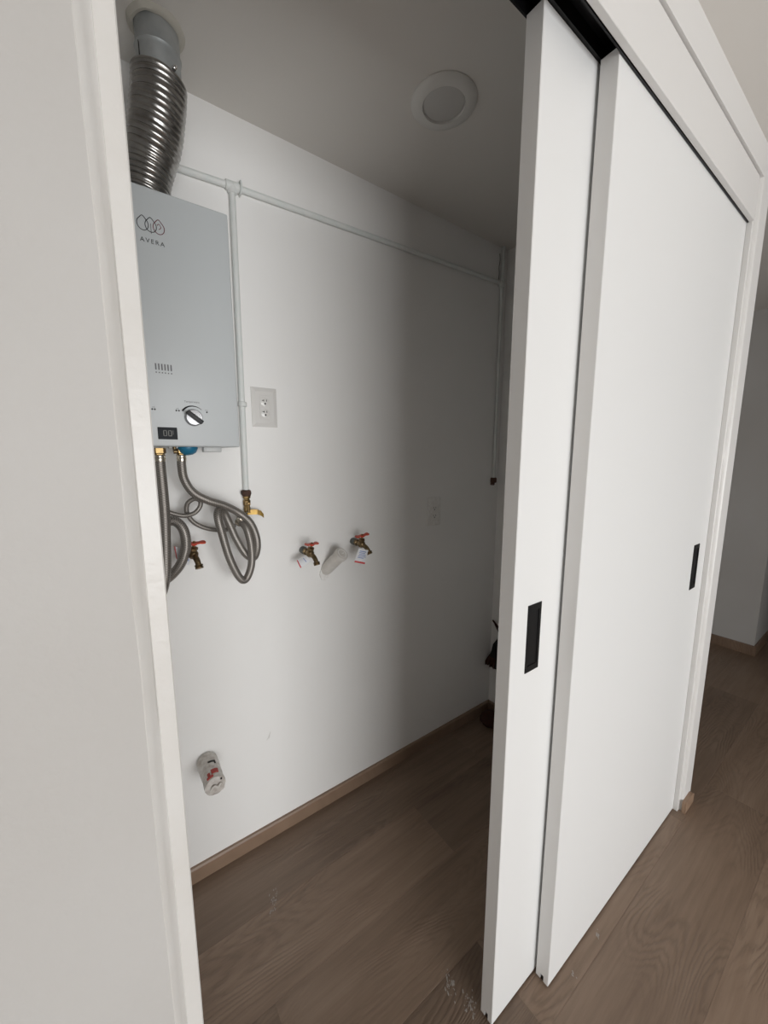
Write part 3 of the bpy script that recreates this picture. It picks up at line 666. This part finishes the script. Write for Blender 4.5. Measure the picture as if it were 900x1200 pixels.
st = thing('drain_stub', (.2, BY, .43), 'plastic-wrapped drain stub with red marks low on the wall above the baseboard', 'pipe stub')
bm = nb(); rings = []; N_ = 30; prs = [(.024, BY), (.0300, BY-.003), (.0325, BY-.02), (.0315, BY-.045), (.0312, BY-.075), (.0295, BY-.100), (.0315, BY-.120), (.030, BY-.128), (.021, BY-.131), (.009, BY-.127)]
for j, (r, y) in enumerate(prs):
    rings.append([bm.verts.new((.2 + math.cos(2*PI*k/N_)*(r + noise.noise(Vector((k*.7, j*.9, 2)))*.0022*(r > .01)), y + noise.noise(Vector((k*.4, j, 7)))*.002*(j > 0), .43 + math.sin(2*PI*k/N_)*(r + noise.noise(Vector((k*.7, j*.9, 2)))*.0022*(r > .01)))) for k in range(N_)])
for j in range(len(rings)-1):
    for k in range(N_): bm.faces.new((rings[j][k], rings[j][(k+1) % N_], rings[j+1][(k+1) % N_], rings[j+1][k]))
bm.faces.new(rings[-1])
obj('wrapped_tube', bm, 'film', st, smooth=True, angle=50)
def arc_patch(y0, y1, a0, a1, r, m, name='print_mark'):
    bm = nb(); n = 5
    F = [[bm.verts.new((.2 + math.cos(a)*rr_, y, .43 + math.sin(a)*rr_)) for (y, rr_) in ((y0, r), (y1, r), (y1, r-.004), (y0, r-.004))] for a in [math.radians(a0 + (a1-a0)*i/n) for i in range(n+1)]]
    for i in range(n):
        for k in range(4): bm.faces.new((F[i][k], F[i][(k+1) % 4], F[i+1][(k+1) % 4], F[i+1][k]))
    bm.faces.new(F[0]); bm.faces.new(list(reversed(F[-1])))
    obj(name, bm, m, st)
arc_patch(BY-.108, BY-.092, 62, 100, .0332, 'redink'); arc_patch(BY-.112, BY-.100, 108, 122, .0330, 'redink')
arc_patch(BY-.122, BY-.114, 95, 130, .0334, 'redink'); arc_patch(BY-.058, BY-.052, 60, 100, .0332, 'slot'); arc_patch(BY-.066, BY-.058, 60, 68, .0332, 'slot')
bm = nb(); box(bm, .215, .220, BY-.1325, BY-.127, .446, .451, .001, 1); obj('dark_hole', bm, 'slot', st)
obj('twist_fold', tube(nb(), [(.184, BY-.130, .422), (.195, BY-.135, .436), (.206, BY-.133, .428), (.216, BY-.134, .438)], .0032, 6, per=4), 'pvc', st, smooth=True)

# ------------------------------------------------------------------ outlets
ou = thing('wall_outlet', (.451, BY, 1.543), 'ivory double outlet on the lit wall just right of the gas pipe drop', 'outlet', 'electrical outlets')
bm = nb(); x0, x1, z0, z1 = .409, .493, 1.541, 1.667
bo = [bm.verts.new((x, BY, z)) for x, z in ((x0, z0), (x1, z0), (x1, z1), (x0, z1))]; m1 = [bm.verts.new((x, BY-.003, z)) for x, z in ((x0, z0), (x1, z0), (x1, z1), (x0, z1))]
b = .012; t1 = [bm.verts.new((x, BY-.0068, z)) for x, z in ((x0+b, z0+b), (x1-b, z0+b), (x1-b, z1-b), (x0+b, z1-b))]
for A, B in ((bo, m1), (m1, t1)):
    for i in range(4): bm.faces.new((A[i], A[(i+1) % 4], B[(i+1) % 4], B[i]))
bm.faces.new(t1); bm.faces.new(list(reversed(bo))); obj('cover_plate', bm, 'plate', ou)
yo = BY-.0068
obj('insert', box(nb(), .434, .468, yo-.0012, yo, 1.566, 1.642, .0008, 1), 'plate', ou)
for zc in (1.624, 1.588):
    s_ = obj('socket_face', lathe(nb(), (.451, yo-.001, zc-.003), (0, -1, 0), [(.0148, 0), (.0148, .0012), (.014, .0016)], 28), 'plate', ou, smooth=True)
    ys = yo-.0026
    bm = nb(); box(bm, .4415, .4475, ys-.0004, ys+.001, zc+.0005, zc+.0025); box(bm, .4465, .4485, ys-.0004, ys+.001, zc-.0015, zc+.0045); obj('slot', bm, 'slot', s_)
    bm = nb(); box(bm, .4555, .4575, ys-.0004, ys+.001, zc-.0015, zc+.005); obj('slot', bm, 'slot', s_)
    bm = nb(); cyl(bm, (.4518, ys-.0004, zc-.0085), (.4518, ys+.001, zc-.0085), .003, 12); obj('ground_hole', bm, 'slot', s_)
M['insert'] = mat('off_white_insert', (.84, .825, .80), .5)
ou = thing('wall_outlet', (1.225, BY, 1.12), 'pale dusty outlet cover plate in the shaded part of the back wall', 'outlet', 'electrical outlets')
obj('cover_plate', box(nb(), 1.186, 1.266, BY-.006, BY, 1.125, 1.255, .003, 2), 'tape', ou, smooth=True)
obj('insert', box(nb(), 1.209, 1.243, BY-.008, BY-.0055, 1.15, 1.23, .001, 1), 'insert', ou)
for zc in (1.208, 1.172):
    bm = nb(); box(bm, 1.217, 1.219, BY-.0085, BY-.0075, zc-.004, zc+.004); obj('slot', bm, 'greyprint', ou)
    bm = nb(); box(bm, 1.231, 1.233, BY-.0085, BY-.0075, zc-.004, zc+.004); obj('slot', bm, 'greyprint', ou)
    bm = nb(); cyl(bm, (1.225, BY-.0085, zc-.009), (1.225, BY-.0075, zc-.009), .003, 10); obj('ground_hole', bm, 'greyprint', ou)

# ------------------------------------------------------------------ ceiling downlight (off)
cl = thing('ceiling_light', (.866, .905, CZ-.01), 'round white recessed ceiling light, switched off', 'ceiling light')
c = (.866, .905, CZ)
obj('trim_ring', lathe(nb(), c, (0, 0, -1), [(.092, 0), (.092, .003), (.086, .008), (.066, .010), (.060, .010), (.0585, .004)], 64, cap1=False), 'lamp_ring', cl, smooth=True, angle=50)
obj('diffuser', lathe(nb(), (c[0], c[1], CZ-.002), (0, 0, -1), [(.0575, 0), (.0575, .003), (.052, .0045), (.001, .005)], 56), 'lamp_glass', cl, smooth=True)

# ------------------------------------------------------------------ hand broom hanging on the end wall, mostly behind the door
br = thing('hand_broom', (EX-.03, 1.20, .29), 'black hand broom with reddish brown bristle tips hanging behind the rear door', 'broom')
yb = 1.20
obj('handle', tube(nb(), [(EX-.025, yb-.01, .80), (EX-.028, yb, .60), (EX-.03, yb+.004, .46)], .008, 10, per=5), 'bristle', br, smooth=True)
obj('hanging_loop', tube(nb(), [(EX-.028, yb, .50), (EX-.03, yb+.035, .535), (EX-.03, yb+.065, .555), (EX-.03, yb+.050, .54), (EX-.03, yb+.01, .485)], .004, 8, per=5), 'bristle_tip', br, smooth=True)
bm = nb()
prof = [(yb-.02, .47), (yb+.02, .47), (yb+.045, .43), (yb+.055, .385), (yb+.07, .35), (yb-.07, .35), (yb-.045, .43)]
extr(bm, [(p[0], p[1]) for p in prof], 'x', EX-.045, EX-.018); obj('brush_body', bm, 'bristle', br)
for i in range(12):
    y0_ = yb-.068+.0115*i; sp = (y0_-yb)*.55
    bm = nb(); extr(bm, [(y0_, .355), (y0_+.0125, .355), (y0_+.013+sp, .285+.004*(i % 3)), (y0_+.001+sp, .285+.003*((i+1) % 3))], 'x', EX-.043, EX-.020)
    obj('bristle_tuft', bm, 'bristle_tip' if i > 7 else 'bristle', br)
dp = thing('cleaning_cloth', (EX-.09, 1.20, 0), 'dark reddish crumpled cloth on floor in the far closet corner', 'cloth')
bm = nb(); ellips(bm, (EX-.09, 1.20, .028), .07, .06, .035, 24, 14)
for v in bm.verts:
    v.co += Vector((noise.noise(v.co*30), noise.noise(v.co*31+Vector((1, 2, 3))), noise.noise(v.co*25+Vector((5, 2, 1)))))*.012; v.co.z = max(.0005, v.co.z)
obj('folded_cloth', bm, 'bristle_tip', dp, smooth=True)

# ------------------------------------------------------------------ plaster dust smears on the floor
M['dust'] = mat('plaster_dust', (.34, .31, .28), .95)
def smear(cx, cy, lx, ly, ang, label, n=26):
    bm = nb(); lx *= .62
    for i in range(n):
        u, v = random.gauss(0, .33), random.gauss(0, .33); r = random.uniform(.0006, .0022)
        x = cx + math.cos(ang)*u*lx - math.sin(ang)*v*ly; y = cy + math.sin(ang)*u*lx + math.cos(ang)*v*ly
        k = 6; e = random.uniform(1.2, 2.6)
        vs = [bm.verts.new((x + math.cos(ang)*math.cos(2*PI*j/k)*r*e - math.sin(ang)*math.sin(2*PI*j/k)*r, y + math.sin(ang)*math.cos(2*PI*j/k)*r*e + math.cos(ang)*math.sin(2*PI*j/k)*r, .0003)) for j in range(k)]
        tp = bm.verts.new((x, y, .0003 + r*.35))
        for j in range(k): bm.faces.new((vs[j], vs[(j+1) % k], tp))
    o = obj('plaster_dust', bm, 'dust'); o['kind'] = 'stuff'; tag(o, label, 'dust')
DUST = [(.33, 1.07, .09, .02, 1.0), (.655, .590, .07, .02, 1.2), (.672, .535, .06, .022, .9), (1.10, .405, .02, .008, .5), (.95, .40, .02, .01, 1)]
DL = ['white plaster dust smear on closet floor below the low drain stub', 'white plaster dust streak near the rear door edge on the floor', 'white plaster dust patch touching the rear door corner on the floor',
      'small pale scuff on the floor in front of the front door middle', 'small pale scuff on the floor near the front door corner']
for a, l in zip(DUST, DL): smear(*a, l, 34 if a[2] > .05 else 9)

# a grey scuff on the closet wall
for pts in ([(.405, BY-.0003, .405), (.414, BY-.0006, .418), (.421, BY-.0003, .435)], [(.412, BY-.0003, .408), (.418, BY-.0006, .42)]):
    sc_ = tube(nb(), pts, lambda f, q: .0006 + .0014*math.sin(PI*f), 6, per=5)
    for v in sc_.verts: v.co.y = max(v.co.y, BY-.0008)
    wb = bpy.data.objects['wall_back']; obj('scuff_mark', sc_, 'lamp_ring', wb)
